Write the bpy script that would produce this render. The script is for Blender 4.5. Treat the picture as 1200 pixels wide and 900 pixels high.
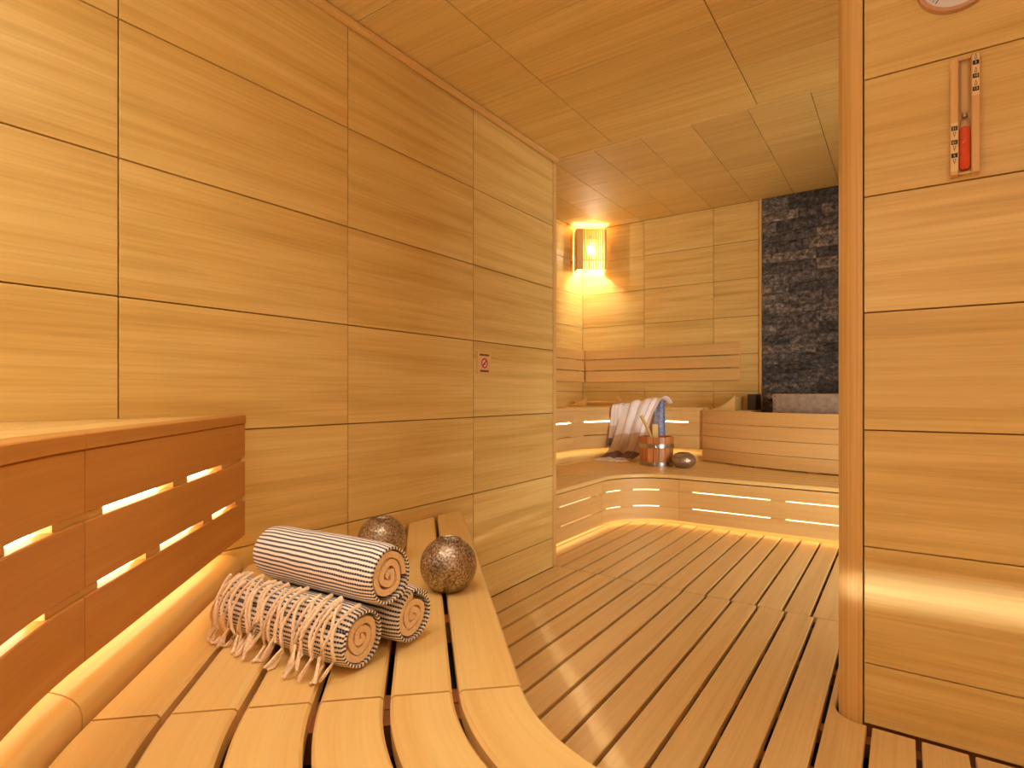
import bpy, bmesh, math, random
from mathutils import Vector, Matrix
random.seed(7)
for o in list(bpy.data.objects): bpy.data.objects.remove(o)
S = bpy.context.scene
COL = S.collection
R = math.radians

# ------------------------------------------------------------------ camera
cd = bpy.data.cameras.new('camera'); cam = bpy.data.objects.new('camera', cd); COL.objects.link(cam)
cd.sensor_width = 36.0; cd.lens = 666.0/1200*36; cd.shift_y = 0.01; cd.clip_start = 0.02
cam.location = (0, 0, 0.955); cam.rotation_euler = (R(90), 0, R(34.63))
S.camera = cam
S.view_settings.view_transform = 'Standard'; S.view_settings.look = 'None'
S.view_settings.gamma = 1.0; S.view_settings.use_curve_mapping = False
S.view_settings.exposure = 0.16
S.cycles.max_bounces = 10; S.cycles.diffuse_bounces = 7
# ------------------------------------------------------------------ world / added light through an unseen rear window
w = bpy.data.worlds.new('sky'); S.world = w; w.use_nodes = True
w.node_tree.nodes['Background'].inputs[0].default_value = (1.0, 0.95, 0.88, 1)
w.node_tree.nodes['Background'].inputs[1].default_value = 0.6
def area(name, loc, rot, sx, sy, power, col):
    l = bpy.data.lights.new(name, 'AREA'); l.shape = 'RECTANGLE'; l.size = sx; l.size_y = sy
    l.energy = power; l.color = col
    o = bpy.data.objects.new(name, l); COL.objects.link(o); o.location = loc; o.rotation_euler = rot
    return o
WIN = (-1.45, 0.65, 1.12, 2.08)        # added rear window x0,x1,z0,z1
area('window_fill', ((WIN[0]+WIN[1])/2, -0.74, (WIN[2]+WIN[3])/2), (R(90), 0, 0), WIN[1]-WIN[0], WIN[3]-WIN[2], 2, (1.0, 0.97, 0.92))
# added area light outside, tilted up through the window to brighten the ceiling
area('ceiling_fill', (-0.4, -1.9, 0.62), (R(180-38), 0, 0), 3.0, 1.6, 96, (1.0, 0.97, 0.92))
# added light from an unseen glass door in the right end wall of the inner room
DOOR = (2.25, 3.35, 0.02, 2.12)        # y0,y1,z0,z1
dl = area('door_fill', (1.62, DOOR[0]+.10, (DOOR[2]+DOOR[3])/2), (R(90), 0, R(48)), DOOR[1]-DOOR[0], DOOR[3]-DOOR[2], 50, (1.0, 0.97, 0.92))
dl.data.spread = R(120)

# ------------------------------------------------------------------ node helpers / materials
def newmat(name):
    m = bpy.data.materials.new(name); m.use_nodes = True
    nt = m.node_tree; b = nt.nodes['Principled BSDF']
    return m, nt, b
def nd(nt, t, **kw):
    n = nt.nodes.new(t)
    for k, v in kw.items(): setattr(n, k, v)
    return n
def srgb(r, g, b):
    f = lambda c: (c/255/12.92) if c/255 <= 0.04045 else ((c/255+0.055)/1.055)**2.4
    return (f(r), f(g), f(b), 1)
def ramp(nt, stops, interp='LINEAR'):
    n = nd(nt, 'ShaderNodeValToRGB'); cr = n.color_ramp; cr.interpolation = interp
    while len(cr.elements) < len(stops): cr.elements.new(0.5)
    for e, (p, c) in zip(cr.elements, stops): e.position = p; e.color = c
    return n
def mixrgb(nt, a, b, fac, mode='MIX'):
    n = nd(nt, 'ShaderNodeMix', data_type='RGBA', blend_type=mode)
    for sock, v in ((n.inputs[0], fac), (n.inputs[6], a), (n.inputs[7], b)):
        if hasattr(v, 'links'): nt.links.new(v, sock)
        else: sock.default_value = v
    return n.outputs[2]
def wood(name, base, dark, light, rough=0.45, streak=1.0, fine=0.5, su=0.55, sv=11.0, vary=0.10, coat=0.0, bump=0.06):
    m, nt, b = newmat(name); L = nt.links.new
    uv = nd(nt, 'ShaderNodeTexCoord'); oi = nd(nt, 'ShaderNodeObjectInfo')
    mul = nd(nt, 'ShaderNodeVectorMath', operation='MULTIPLY'); mul.inputs[1].default_value = (37.0, 91.0, 13.0)
    L(oi.outputs['Random'], mul.inputs[0])
    add = nd(nt, 'ShaderNodeVectorMath', operation='ADD'); L(uv.outputs['UV'], add.inputs[0]); L(mul.outputs[0], add.inputs[1])
    def noise(scale, sc, det, rg, dist=0.0):
        mp = nd(nt, 'ShaderNodeMapping'); mp.inputs['Scale'].default_value = scale; L(add.outputs[0], mp.inputs[0])
        n = nd(nt, 'ShaderNodeTexNoise'); n.inputs['Scale'].default_value = sc; n.inputs['Detail'].default_value = det
        n.inputs['Roughness'].default_value = rg; n.inputs['Distortion'].default_value = dist
        L(mp.outputs[0], n.inputs['Vector']); return n
    n1 = noise((su, sv, 1), 1.6, 5, 0.6, 0.25)
    n2 = noise((2.2, 130, 1), 1.0, 3, 0.6)
    n3 = noise((0.5, 2.5, 1), 1.3, 2, 0.5)
    r1 = ramp(nt, [(0.30, dark), (0.50, base), (0.68, light)]); L(n1.outputs['Fac'], r1.inputs[0])
    c = mixrgb(nt, base, r1.outputs[0], streak)
    r2 = ramp(nt, [(0.34, (0.80, 0.76, 0.70, 1)), (0.56, (1, 1, 1, 1))]); L(n2.outputs['Fac'], r2.inputs[0])
    c = mixrgb(nt, c, r2.outputs[0], fine, 'MULTIPLY')
    r3 = ramp(nt, [(0.3, (0.93, 0.90, 0.86, 1)), (0.7, (1.0, 1.0, 1.0, 1))]); L(n3.outputs['Fac'], r3.inputs[0])
    c = mixrgb(nt, c, r3.outputs[0], 0.8, 'MULTIPLY')
    rv = ramp(nt, [(0.0, (1-vary, 1-vary*1.25, 1-vary*1.6, 1)), (1.0, (1, 1, 1, 1))]); L(oi.outputs['Random'], rv.inputs[0])
    c = mixrgb(nt, c, rv.outputs[0], 1.0, 'MULTIPLY')
    L(c, b.inputs['Base Color']); b.inputs['Roughness'].default_value = rough
    b.inputs['Coat Weight'].default_value = coat; b.inputs['Coat Roughness'].default_value = 0.25
    if bump:
        bp = nd(nt, 'ShaderNodeBump'); bp.inputs['Strength'].default_value = bump; bp.inputs['Distance'].default_value = 0.002
        L(n2.outputs['Fac'], bp.inputs['Height']); L(bp.outputs[0], b.inputs['Normal'])
    return m
def plain(name, col, rough=0.5, metal=0.0):
    m, nt, b = newmat(name); b.inputs['Base Color'].default_value = col
    b.inputs['Roughness'].default_value = rough; b.inputs['Metallic'].default_value = metal
    return m
def noisy(name, c1, c2, scale, rough=0.6, metal=0.0, bump=0.0, lo=0.35, hi=0.65, det=4):
    m, nt, b = newmat(name); L = nt.links.new
    tc = nd(nt, 'ShaderNodeTexCoord'); n = nd(nt, 'ShaderNodeTexNoise'); n.inputs['Scale'].default_value = scale; n.inputs['Detail'].default_value = det
    L(tc.outputs['Object'], n.inputs['Vector'])
    r = ramp(nt, [(lo, c1), (hi, c2)]); L(n.outputs['Fac'], r.inputs[0]); L(r.outputs[0], b.inputs['Base Color'])
    b.inputs['Roughness'].default_value = rough; b.inputs['Metallic'].default_value = metal
    if bump:
        bp = nd(nt, 'ShaderNodeBump'); bp.inputs['Strength'].default_value = bump; bp.inputs['Distance'].default_value = 0.004
        L(n.outputs['Fac'], bp.inputs['Height']); L(bp.outputs[0], b.inputs['Normal'])
    return m
def emit(name, col, strength):
    m, nt, b = newmat(name); b.inputs['Base Color'].default_value = (0.9, 0.85, 0.7, 1)
    b.inputs['Emission Color'].default_value = col; b.inputs['Emission Strength'].default_value = strength
    return m
M = {}
M['panel'] = wood('panel_wood', srgb(233, 202, 122), srgb(212, 174, 93), srgb(241, 214, 139), 0.42, 0.9, 0.45, 0.55, 13.0, 0.07)
M['ceil'] = wood('ceiling_wood', srgb(233, 202, 122), srgb(222, 185, 103), srgb(239, 211, 136), 0.60, 0.7, 0.55, 0.5, 22.0, 0.07)
M['slat'] = wood('floor_slat_wood', srgb(238, 205, 138), srgb(226, 189, 121), srgb(244, 214, 150), 0.36, 0.7, 0.35, 0.8, 16.0, 0.10, 0.15)
M['bench'] = wood('bench_wood', srgb(240, 204, 128), srgb(232, 191, 112), srgb(245, 213, 142), 0.38, 0.6, 0.22, 0.7, 14.0, 0.07, 0.15)
M['riser'] = wood('riser_wood', srgb(230, 188, 116), srgb(220, 174, 102), srgb(236, 199, 130), 0.45, 0.6, 0.28, 0.7, 14.0, 0.06)
M['riser_shade'] = wood('shaded_riser_wood', srgb(210, 150, 74), srgb(198, 136, 62), srgb(218, 162, 86), 0.45, 0.6, 0.28, 0.7, 14.0, 0.06)  # riser wood, darkened to put the front bench's shade into the colour
M['post'] = wood('post_wood', srgb(228, 186, 110), srgb(214, 166, 90), srgb(236, 199, 126), 0.42, 0.8, 0.4, 0.4, 40.0, 0.03)
M['joist'] = wood('joist_wood', srgb(168, 110, 62), srgb(140, 88, 46), srgb(180, 122, 72), 0.7, 0.6, 0.4)
M['backing'] = plain('panel_backing', srgb(150, 92, 42), 0.9)
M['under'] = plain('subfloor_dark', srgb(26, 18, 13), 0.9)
M['led'] = emit('led_diffuser', (1.0, 0.90, 0.66, 1), 9.0)
M['led_in'] = emit('inner_led_diffuser', (1.0, 0.86, 0.56, 1), 2.6)
M['led_low'] = emit('led_base_tape', (1.0, 0.86, 0.54, 1), 5.0)
M['led_beam'] = emit('led_beam_tape', (1.0, 0.98, 0.94, 1), 185.0)
M['steel'] = noisy('brushed_steel', (0.36, 0.34, 0.30, 1), (0.50, 0.47, 0.42, 1), 25, 0.30, 1.0)
M['dsteel'] = plain('dark_steel', (0.10, 0.09, 0.08, 1), 0.45, 0.9)
M['black'] = plain('black_print', (0.01, 0.009, 0.008, 1), 0.6)

# ------------------------------------------------------------------ object helpers
def tag(o, label=None, cat=None, group=None, kind=None):
    if label: o['label'] = label
    if cat: o['category'] = cat
    if group: o['group'] = group
    if kind: o['kind'] = kind
    return o
def empty(name, loc, label, cat, group=None):
    o = bpy.data.objects.new(name, None); COL.objects.link(o); o.location = loc; o.empty_display_size = 0.05
    return tag(o, label, cat, group)
def link(name, me, parent=None, mw=None):
    o = bpy.data.objects.new(name, me); COL.objects.link(o)
    if mw is not None: o.matrix_world = mw
    if parent is not None:
        o.parent = parent
        pmw = parent.matrix_basis.copy()
        p = parent.parent
        while p is not None: pmw = p.matrix_basis @ pmw; p = p.parent
        o.matrix_basis = pmw.inverted() @ (mw if mw is not None else Matrix.Identity(4))
    return o
def finish(bm, name, mat, smooth=None):
    bmesh.ops.recalc_face_normals(bm, faces=bm.faces)
    me = bpy.data.meshes.new(name); bm.to_mesh(me); bm.free()
    if mat is not None: me.materials.append(mat)
    if smooth is not None:
        me.shade_smooth(); me.set_sharp_from_angle(angle=R(smooth))
    return me
_cache = {}
def board_mesh(Lx, Wy, Tz, mat, bev=0.002):
    k = (round(Lx, 4), round(Wy, 4), round(Tz, 4), mat.name, bev)
    if k in _cache: return _cache[k]
    bm = bmesh.new(); bmesh.ops.create_cube(bm, size=1.0)
    for v in bm.verts: v.co = Vector((v.co.x*Lx, v.co.y*Wy, v.co.z*Tz))
    if bev: bmesh.ops.bevel(bm, geom=list(bm.edges), offset=bev, segments=1, profile=0.5, affect='EDGES')
    uv = bm.loops.layers.uv.new('UVMap')
    for f in bm.faces:
        for l in f.loops: l[uv].uv = (l.vert.co.x, l.vert.co.y+l.vert.co.z)
    me = finish(bm, 'board', mat); _cache[k] = me
    return me
AX = {'x': Vector((1, 0, 0)), 'y': Vector((0, 1, 0)), 'z': Vector((0, 0, 1))}
def board(name, lo, hi, grain, normal, mat, parent=None, bev=0.002):
    """axis aligned board: lo, hi corners; grain axis letter, normal axis letter"""
    lo = Vector(lo); hi = Vector(hi); c = (lo+hi)/2; d = hi-lo
    ex = AX[grain]; ez = AX[normal]; ey = ez.cross(ex)
    dim = lambda a: abs(d.dot(a))
    me = board_mesh(dim(ex), dim(ey), dim(ez), mat, bev)
    mw = Matrix.Translation(c) @ Matrix((ex, ey, ez)).transposed().to_4x4()
    return link(name, me, parent, mw)
def poly_prism(name, pts, z0, z1, mat, parent=None, grain=(1, 0), bev=0.003):
    bm = bmesh.new(); vs = [bm.verts.new((x, y, z0)) for x, y in pts]
    f = bm.faces.new(vs); r = bmesh.ops.extrude_face_region(bm, geom=[f])
    top = [g for g in r['geom'] if isinstance(g, bmesh.types.BMVert)]
    for v in top: v.co.z = z1
    bmesh.ops.recalc_face_normals(bm, faces=bm.faces)
    if bev:
        es = [e for e in bm.edges if all(abs(v.co.z-z1) < 1e-6 for v in e.verts)]
        bmesh.ops.bevel(bm, geom=es, offset=bev, segments=1, profile=0.5, affect='EDGES')
    uv = bm.loops.layers.uv.new('UVMap'); g = Vector((grain[0], grain[1], 0)).normalized(); h = Vector((-g.y, g.x, 0))
    for f in bm.faces:
        for l in f.loops: l[uv].uv = (l.vert.co.dot(g), l.vert.co.dot(h)+l.vert.co.z)
    me = finish(bm, name, mat, 30)
    return link(name, me, parent, Matrix.Identity(4))
class Straight:
    """P0 + e*s + b*t ; s range given by functions of t"""
    def __init__(self, P0, e, b, s0, s1): self.P0 = Vector(P0); self.e = Vector(e); self.b = Vector(b); self.s0 = s0; self.s1 = s1; self.n = 1
    def pos(self, f, t):
        a = self.s0(t) if callable(self.s0) else self.s0; c = self.s1(t) if callable(self.s1) else self.s1
        return self.P0 + self.e*(a+(c-a)*f) + self.b*t
class Arc:
    """C + (R0 + k*t)*(cos,sin)"""
    def __init__(self, C, R0, k, a0, a1, n=18): self.C = Vector(C); self.R0 = R0; self.k = k; self.a0 = R(a0); self.a1 = R(a1); self.n = n
    def pos(self, f, t):
        a = self.a0+(self.a1-self.a0)*f; r = self.R0+self.k*t
        return self.C + Vector((math.cos(a), math.sin(a)))*r
def rect_prof(t0, t1, z0, z1, c=0.004):
    return [(t0, z0), (t1, z0), (t1, z1-c), (t1-c, z1), (t0+c, z1), (t0, z1-c)]
def sweep(name, sec, prof, mat, parent=None, f0=0.0, f1=1.0, gap=0.0, smooth=30, n=None):
    tm = sum(p[0] for p in prof)/len(prof)
    ln = sum((sec.pos((i+1)/20, tm)-sec.pos(i/20, tm)).length for i in range(20))
    df = gap/ln/2 if gap else 0
    f0 += df; f1 -= df
    n = n or max(1, int(round(sec.n*(f1-f0))))
    bm = bmesh.new(); rings = []; fs = []
    for i in range(n+1):
        f = f0+(f1-f0)*i/n; fs.append(f)
        rings.append([bm.verts.new((*sec.pos(f, t), z)) for t, z in prof])
    uv = bm.loops.layers.uv.new('UVMap'); k = len(prof)
    cum = [0]
    for j in range(k): cum.append(cum[-1]+math.dist(prof[j], prof[(j+1) % k]))
    for i in range(n):
        for j in range(k):
            j2 = (j+1) % k
            fc = bm.faces.new((rings[i][j], rings[i+1][j], rings[i+1][j2], rings[i][j2]))
            for l, (u, v) in zip(fc.loops, ((fs[i], cum[j]), (fs[i+1], cum[j]), (fs[i+1], cum[j+1]), (fs[i], cum[j+1]))): l[uv].uv = (u*ln, v)
    for ring in (rings[0], rings[-1]):
        fc = bm.faces.new(ring)
        for l, p in zip(fc.loops, prof): l[uv].uv = (p[0], p[1])
    me = finish(bm, name, mat, smooth)
    return link(name, me, parent, Matrix.Identity(4))
def tube(name, pts, rad, mat, parent=None, sides=6, radii=None):
    bm = bmesh.new(); rings = []
    pts = [Vector(p) for p in pts]
    up = Vector((0.13, 0.27, 0.95)).normalized()
    for i, p in enumerate(pts):
        d = (pts[min(i+1, len(pts)-1)]-pts[max(i-1, 0)]).normalized()
        a = d.cross(up)
        if a.length < 1e-3: a = d.cross(Vector((1, 0, 0)))
        a.normalize(); b_ = d.cross(a); r = radii[i] if radii else rad
        rings.append([bm.verts.new(p+(a*math.cos(2*math.pi*j/sides)+b_*math.sin(2*math.pi*j/sides))*r) for j in range(sides)])
    uv = bm.loops.layers.uv.new('UVMap')
    for i in range(len(rings)-1):
        for j in range(sides):
            f = bm.faces.new((rings[i][j], rings[i][(j+1) % sides], rings[i+1][(j+1) % sides], rings[i+1][j]))
            for l, q in zip(f.loops, ((i, j), (i, j+1), (i+1, j+1), (i+1, j))): l[uv].uv = (q[0]*0.02, q[1]*0.01)
    bm.faces.new(rings[0]); bm.faces.new(rings[-1])
    return link(name, finish(bm, name, mat, 50), parent, Matrix.Identity(4))
def lathe(name, prof, c, mat, parent=None, seg=40, smooth=40, a0=0, a1=360, close=False):
    bm = bmesh.new(); rings = []; full = abs(a1-a0) >= 360
    ns = seg if full else seg+1
    for i in range(ns):
        a = R(a0+(a1-a0)*i/seg)
        rings.append([bm.verts.new((c[0]+r*math.cos(a), c[1]+r*math.sin(a), c[2]+z)) for r, z in prof])
    uv = bm.loops.layers.uv.new('UVMap'); k = len(prof)
    for i in range(seg):
        A = rings[i]; B = rings[(i+1) % ns]
        for j in range(k if close else k-1):
            j2 = (j+1) % k
            f = bm.faces.new((A[j], B[j], B[j2], A[j2]))
            for l in f.loops: l[uv].uv = (l.vert.co.z, i*0.01)
    if close and not full: bm.faces.new(rings[0]); bm.faces.new(rings[-1])
    bmesh.ops.remove_doubles(bm, verts=bm.verts, dist=1e-6)
    return link(name, finish(bm, name, mat, smooth), parent, Matrix.Identity(4))
def struct(name, lo, hi, mat, label):
    o = board(name, lo, hi, 'x', 'z', mat, None, 0)
    return tag(o, label, None, None, 'structure')

# ================================================================== SETTING
G = 0.0018        # half joint between panels
def panels(wall, axis, fixed, cols, rows, mat, face, thick=0.014, skip=()):
    """axis: running axis of the wall ('x' or 'y'); fixed: coordinate of visible face; face: +1/-1 direction the face looks"""
    for i in range(len(cols)-1):
        for j in range(len(rows)-1):
            if (i, j) in skip: continue
            a0, a1 = cols[i]+G, cols[i+1]-G; z0, z1 = rows[j]+G, rows[j+1]-G
            f0, f1 = sorted((fixed, fixed-face*thick))
            if axis == 'y': board('panel', (f0, a0, z0), (f1, a1, z1), 'y', 'x', mat, wall, 0.0012)
            else: board('panel', (a0, f0, z0), (a1, f1, z1), 'x', 'y', mat, wall, 0.0012)
XR = 1.6; YREAR = -0.60; ZC = 2.262; ZC2 = 2.73; XL = -1.6; YP = 2.743; YB = 5.55; XL2 = -2.893; XR2 = 1.0; YW3 = 1.94
T = 0.014
ROWS1 = [0.0, 0.161, 0.506, 0.851, 1.197, 1.540, 1.885, ZC-0.001]
wl = struct('wall_left', (XL-0.10, YREAR-0.1, -0.06), (XL-T, YP-0.002, ZC2), M['backing'], 'left wall clad with wide pale wooden panels')
panels(wl, 'y', XL, [YREAR, -0.10, 0.604, 1.309, 2.011, YP-0.028], ROWS1, M['panel'], 1)
# second room: left part of front wall (turns away behind the left wall)
wr_ = struct('wall_return', (XL2, YP-0.10, -0.06), (XL-0.101, YP-0.014, ZC2), M['backing'], 'return wall of the inner room behind the corner')
panels(wr_, 'x', YP, [XL2, -2.3, XL-0.02], [0, .161, .506, .851, 1.197, 1.54, 1.885, 2.232, ZC2], M['panel'], 1)
wl2 = struct('wall_inner_left', (XL2-0.10, YP-0.10, -0.06), (XL2-T, YB+0.1, ZC2), M['backing'], 'left wall of the inner room in pale panels')
ROWS2 = [0.0, 0.294, 0.64, 0.985, 1.33, 1.676, 2.025, 2.371, ZC2]
panels(wl2, 'y', XL2, [YP, 3.44, 4.14, 4.85, YB], ROWS2, M['panel'], 1)
wb = struct('wall_back', (XL2-0.10, YB+T, -0.06), (XR2+0.1, YB+0.10, ZC2), M['backing'], 'back wall of the inner room, panelled left and stone right')
panels(wb, 'x', YB, [XL2, -2.19, -1.499, -1.092], ROWS2, M['panel'], -1)
w3 = struct('wall_partition', (-0.098, YW3+T, -0.06), (XR+0.1, YW3+0.12, ZC2), M['backing'], 'partition wall on the right clad with wooden panels')
panels(w3, 'x', YW3, [-0.098, 0.606, 1.31, XR], [0.0, .176, .513, .851, 1.191, 1.527, 1.867, 2.204, ZC], M['panel'], -1)
panels(w3, 'x', YW3+.12+T, [-0.098, 0.606, XR2], [0.0, .346, .692, 1.038, 1.384, 1.73, 2.076, 2.42, ZC2], M['panel'], 1)
wr = struct('wall_right', (XR+T, YREAR-0.1, -0.06), (XR+0.1, YW3+0.12, ZC2), M['backing'], 'right end wall beside the bench')
panels(wr, 'y', XR, [YREAR, 0.1, 0.8, 1.5, YW3], ROWS1, M['panel'], -1)
wr2 = struct('wall_inner_right', (XR2+T, DOOR[1]+.04, -0.06), (XR2+0.1, YB+0.1, ZC2), M['backing'], 'right end wall of the inner room with an added glass door')
for lo, hi in (((XR2+T, YW3+0.12, -0.06), (XR2+0.1, DOOR[0]-.04, ZC2)), ((XR2+T, DOOR[0]-.04, DOOR[3]+.04), (XR2+0.1, DOOR[1]+.04, ZC2))):
    board('wall_section', lo, hi, 'y', 'x', M['backing'], wr2, 0)
panels(wr2, 'y', XR2, [YW3+0.12, DOOR[0]-.04], ROWS2, M['panel'], -1)
panels(wr2, 'y', XR2, [DOOR[1]+.04, 4.1, 4.8, YB], ROWS2, M['panel'], -1)
panels(wr2, 'y', XR2, [DOOR[0]-.04, 2.8, DOOR[1]+.04], [DOOR[3]+.04, 2.45, ZC2], M['panel'], -1)
# rear wall with the added window, which lets in fill light
wre = struct('wall_rear', (XL-0.1, YREAR-0.12, -0.06), (XR+0.1, YREAR-T, WIN[2]-0.04), M['backing'], 'rear wall behind the bench with an added window')
for nm, lo, hi in (('wall_section', (XL-0.1, YREAR-0.12, WIN[3]+0.04), (XR+0.1, YREAR-T, ZC2)),
                   ('wall_section', (XL-0.1, YREAR-0.12, WIN[2]-0.04), (WIN[0]-0.04, YREAR-T, WIN[3]+0.04)),
                   ('wall_section', (WIN[1]+0.04, YREAR-0.12, WIN[2]-0.04), (XR+0.1, YREAR-T, WIN[3]+0.04))):
    board(nm, lo, hi, 'x', 'y', M['backing'], wre, 0)
panels(wre, 'x', YREAR, [XL, -0.9, -0.2, 0.5, 1.2, XR], [0, .38, .73, WIN[2]-0.04], M['panel'], 1)
panels(wre, 'x', YREAR, [XL, WIN[0]-0.04], [WIN[2]-0.04, 1.6, WIN[3]+0.04], M['panel'], 1)
panels(wre, 'x', YREAR, [WIN[1]+0.04, XR], [WIN[2]-0.04, 1.6, WIN[3]+0.04], M['panel'], 1)
panels(wre, 'x', YREAR, [XL, -0.9, -0.2, 0.5, 1.2, XR], [WIN[3]+0.04, ZC], M['panel'], 1)
gm, gnt, gb = newmat('window_glass')
tr = nd(gnt, 'ShaderNodeBsdfTransparent'); gl = nd(gnt, 'ShaderNodeBsdfGlossy'); gl.inputs['Roughness'].default_value = 0.02
mx = nd(gnt, 'ShaderNodeMixShader'); mx.inputs[0].default_value = 0.06
gnt.links.new(tr.outputs[0], mx.inputs[1]); gnt.links.new(gl.outputs[0], mx.inputs[2]); gnt.links.new(mx.outputs[0], gnt.nodes['Material Output'].inputs[0])
M['glass'] = gm
win = empty('added_window_1', ((WIN[0]+WIN[1])/2, YREAR-0.06, WIN[2]), 'added unseen window in the rear wall with a wooden frame', None); win['kind'] = 'structure'
for lo, hi, g in (((WIN[0]-.04, YREAR-.12, WIN[2]-.04), (WIN[1]+.04, YREAR+.01, WIN[2]), 'x'), ((WIN[0]-.04, YREAR-.12, WIN[3]), (WIN[1]+.04, YREAR+.01, WIN[3]+.04), 'x'),
                  ((WIN[0]-.04, YREAR-.12, WIN[2]), (WIN[0], YREAR+.01, WIN[3]), 'z'), ((WIN[1], YREAR-.12, WIN[2]), (WIN[1]+.04, YREAR+.01, WIN[3]), 'z')):
    board('window_frame', lo, hi, g, 'y', M['post'], win)
board('window_pane', (WIN[0], YREAR-.07, WIN[2]), (WIN[1], YREAR-.062, WIN[3]), 'x', 'y', M['glass'], win, 0)

dr = empty('added_door_1', (XR2+.05, (DOOR[0]+DOOR[1])/2, 0), 'added unseen glass door with wooden frame in the right end wall of the inner room', None); dr['kind'] = 'structure'  # added door, out of view, brightens the inner room
for lo, hi, g in (((XR2-.005, DOOR[0]-.04, DOOR[3]), (XR2+.1, DOOR[1]+.04, DOOR[3]+.04), 'y'), ((XR2-.005, DOOR[0]-.04, 0), (XR2+.1, DOOR[0], DOOR[3]), 'z'),
                  ((XR2-.005, DOOR[1], 0), (XR2+.1, DOOR[1]+.04, DOOR[3]), 'z'), ((XR2-.0, DOOR[0], 0), (XR2+.1, DOOR[1], .018), 'y')):
    board('door_frame', lo, hi, g, 'x', M['post'], dr)
board('door_pane', (XR2+.05, DOOR[0], .02), (XR2+.058, DOOR[1], DOOR[3]), 'z', 'x', M['glass'], dr, 0)
tube('door_handle', [(XR2+.048, DOOR[0]+.1, .9), (XR2+.01, DOOR[0]+.1, .9), (XR2+.01, DOOR[0]+.1, 1.2), (XR2+.048, DOOR[0]+.1, 1.2)], .012, M['post'], dr, 8)
# ceilings
ce = struct('ceiling', (XL-0.1, YREAR-0.1, ZC+T), (XR+0.1, YP-0.002, ZC+0.10), M['backing'], 'low ceiling of the front room in wooden panels')
def cpanel(c, x0, x1, y0, y1, z, grain='x'):
    board('panel', (x0+G, y0+G, z), (x1-G, y1-G, z+T), grain, 'z', M['ceil'], c, 0.0012)
ys = [YREAR, -0.425, -0.073, 0.279, 0.631, 0.983, 1.335, 1.687, 2.039, 2.391, YP-0.004]
cx = [XL+0.004, -1.251, -0.547, 0.157, 0.861, XR]
for i in range(len(cx)-1):
    yy = [v for v in ys if not (i == 0 and abs(v-2.391) < .01)]
    for j in range(len(yy)-1):
        if yy[j] >= YW3-0.0 and cx[i] > -0.2:
            pass
        cpanel(ce, cx[i], cx[i+1], yy[j], yy[j+1], ZC)
board('fascia', (XL-0.1, YP-0.003, ZC-0.002), (XR+0.1, YP+0.016, ZC2), 'x', 'y', M['panel'], ce, 0.001)
ce2 = struct('ceiling_inner', (XL2-0.1, YP+0.017, ZC2+T), (XR2+0.1, YB+0.1, ZC2+0.10), M['backing'], 'higher ceiling of the inner room in wooden panels')
xs = [XL2]+[-2.566+0.352*k for k in range(11)]
xs = [x for x in xs if x < XR2-0.1]+[XR2]
for i in range(len(xs)-1):
    off = (i % 2)*0.352+0.2
    yy = [YP+0.017]; y = YP+off
    while y < YB-0.1: yy.append(y); y += 0.704
    yy.append(YB)
    for j in range(len(yy)-1): cpanel(ce2, xs[i], xs[i+1], yy[j], yy[j+1], ZC2, 'x')
# trims
def trim(name, lo, hi, grain, normal, mat, label, bev=0.002):
    o = board(name, lo, hi, grain, normal, mat, None, bev); return tag(o, label, None, None, 'structure')
trim('trim_1', (XL+.0003, YREAR, ZC-0.028), (XL+0.028, YP-0.004, ZC-0.0003), 'y', 'z', M['post'], 'slim wooden strip where left wall meets the ceiling', 0.008)
trim('trim_2', (XL-0.1, YP-0.026, 0), (XL+0.002, YP+0.006, ZC-0.03), 'z', 'y', M['post'], 'slim wooden corner strip at the end of left wall')
trim('trim_3', (-1.09, YB-0.016, 0.82), (-1.068, YB+T, ZC2), 'z', 'y', M['post'], 'narrow wooden edge strip beside the stone wall')
# rounded corner post at the end of the partition
pc = []
for k in range(11):
    a = R(270-9*k); pc.append((-0.10+0.066*math.cos(a), 2.003+0.066*math.sin(a)))
prof = pc+[(-0.166, YW3+0.125), (-0.10, YW3+0.125)]
po = poly_prism('trim_4', prof, -0.05, ZC-0.001, M['post'], None, (0, 1), 0)
me = po.data
for f in me.polygons:
    for li in f.loop_indices:
        v = me.vertices[me.loops[li].vertex_index].co; me.uv_layers[0].data[li].uv = (v.z, v.x-v.y)
tag(po, 'rounded wooden corner post at the end of the partition', None, None, 'structure')

# floors
fl = struct('floor', (XL-0.1, YREAR-0.1, -0.12), (XR+0.1, YP, -0.085), M['under'], 'slatted wooden floor of the front room')
fl2 = struct('floor_inner', (XL2-0.1, YP+0.001, -0.12), (XR2+0.1, YB+0.1, -0.085), M['under'], 'slatted wooden floor of the inner room')
P = 0.115; g2 = 0.0068
k = -14
while True:
    x0 = -0.083+P*k+g2; x1 = -0.083+P*(k+1)-g2; k += 1
    if x1 < XL+0.03: continue
    if x0 < XL+0.04: x0 = XL+0.003
    if x0 > XR-0.02: break
    x0 = max(x0, XL+0.003); x1 = min(x1, XR-0.003)
    if x0 > -0.17 :
        board('floor_slat', (x0, 0.10, -0.026), (x1, YW3-0.012, 0), 'y', 'z', M['slat'], fl, 0.002)
    elif x1 < -0.17:
        board('floor_slat', (x0, 0.10, -0.026), (x1, YP-0.004, 0), 'y', 'z', M['slat'], fl, 0.002)
    else:
        pts = [(x0, 0.10), (x1, 0.10), (x1, YW3-0.008)]
        for q in range(8):
            a = R(262-11*q); pts.append((-0.10+0.074*math.cos(a), 2.003+0.074*math.sin(a)))
        pts += [(-0.174, YP-0.004), (x0, YP-0.004)]
        poly_prism('floor_slat', pts, -0.026, 0, M['slat'], fl, (0, 1), 0.003)
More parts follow.
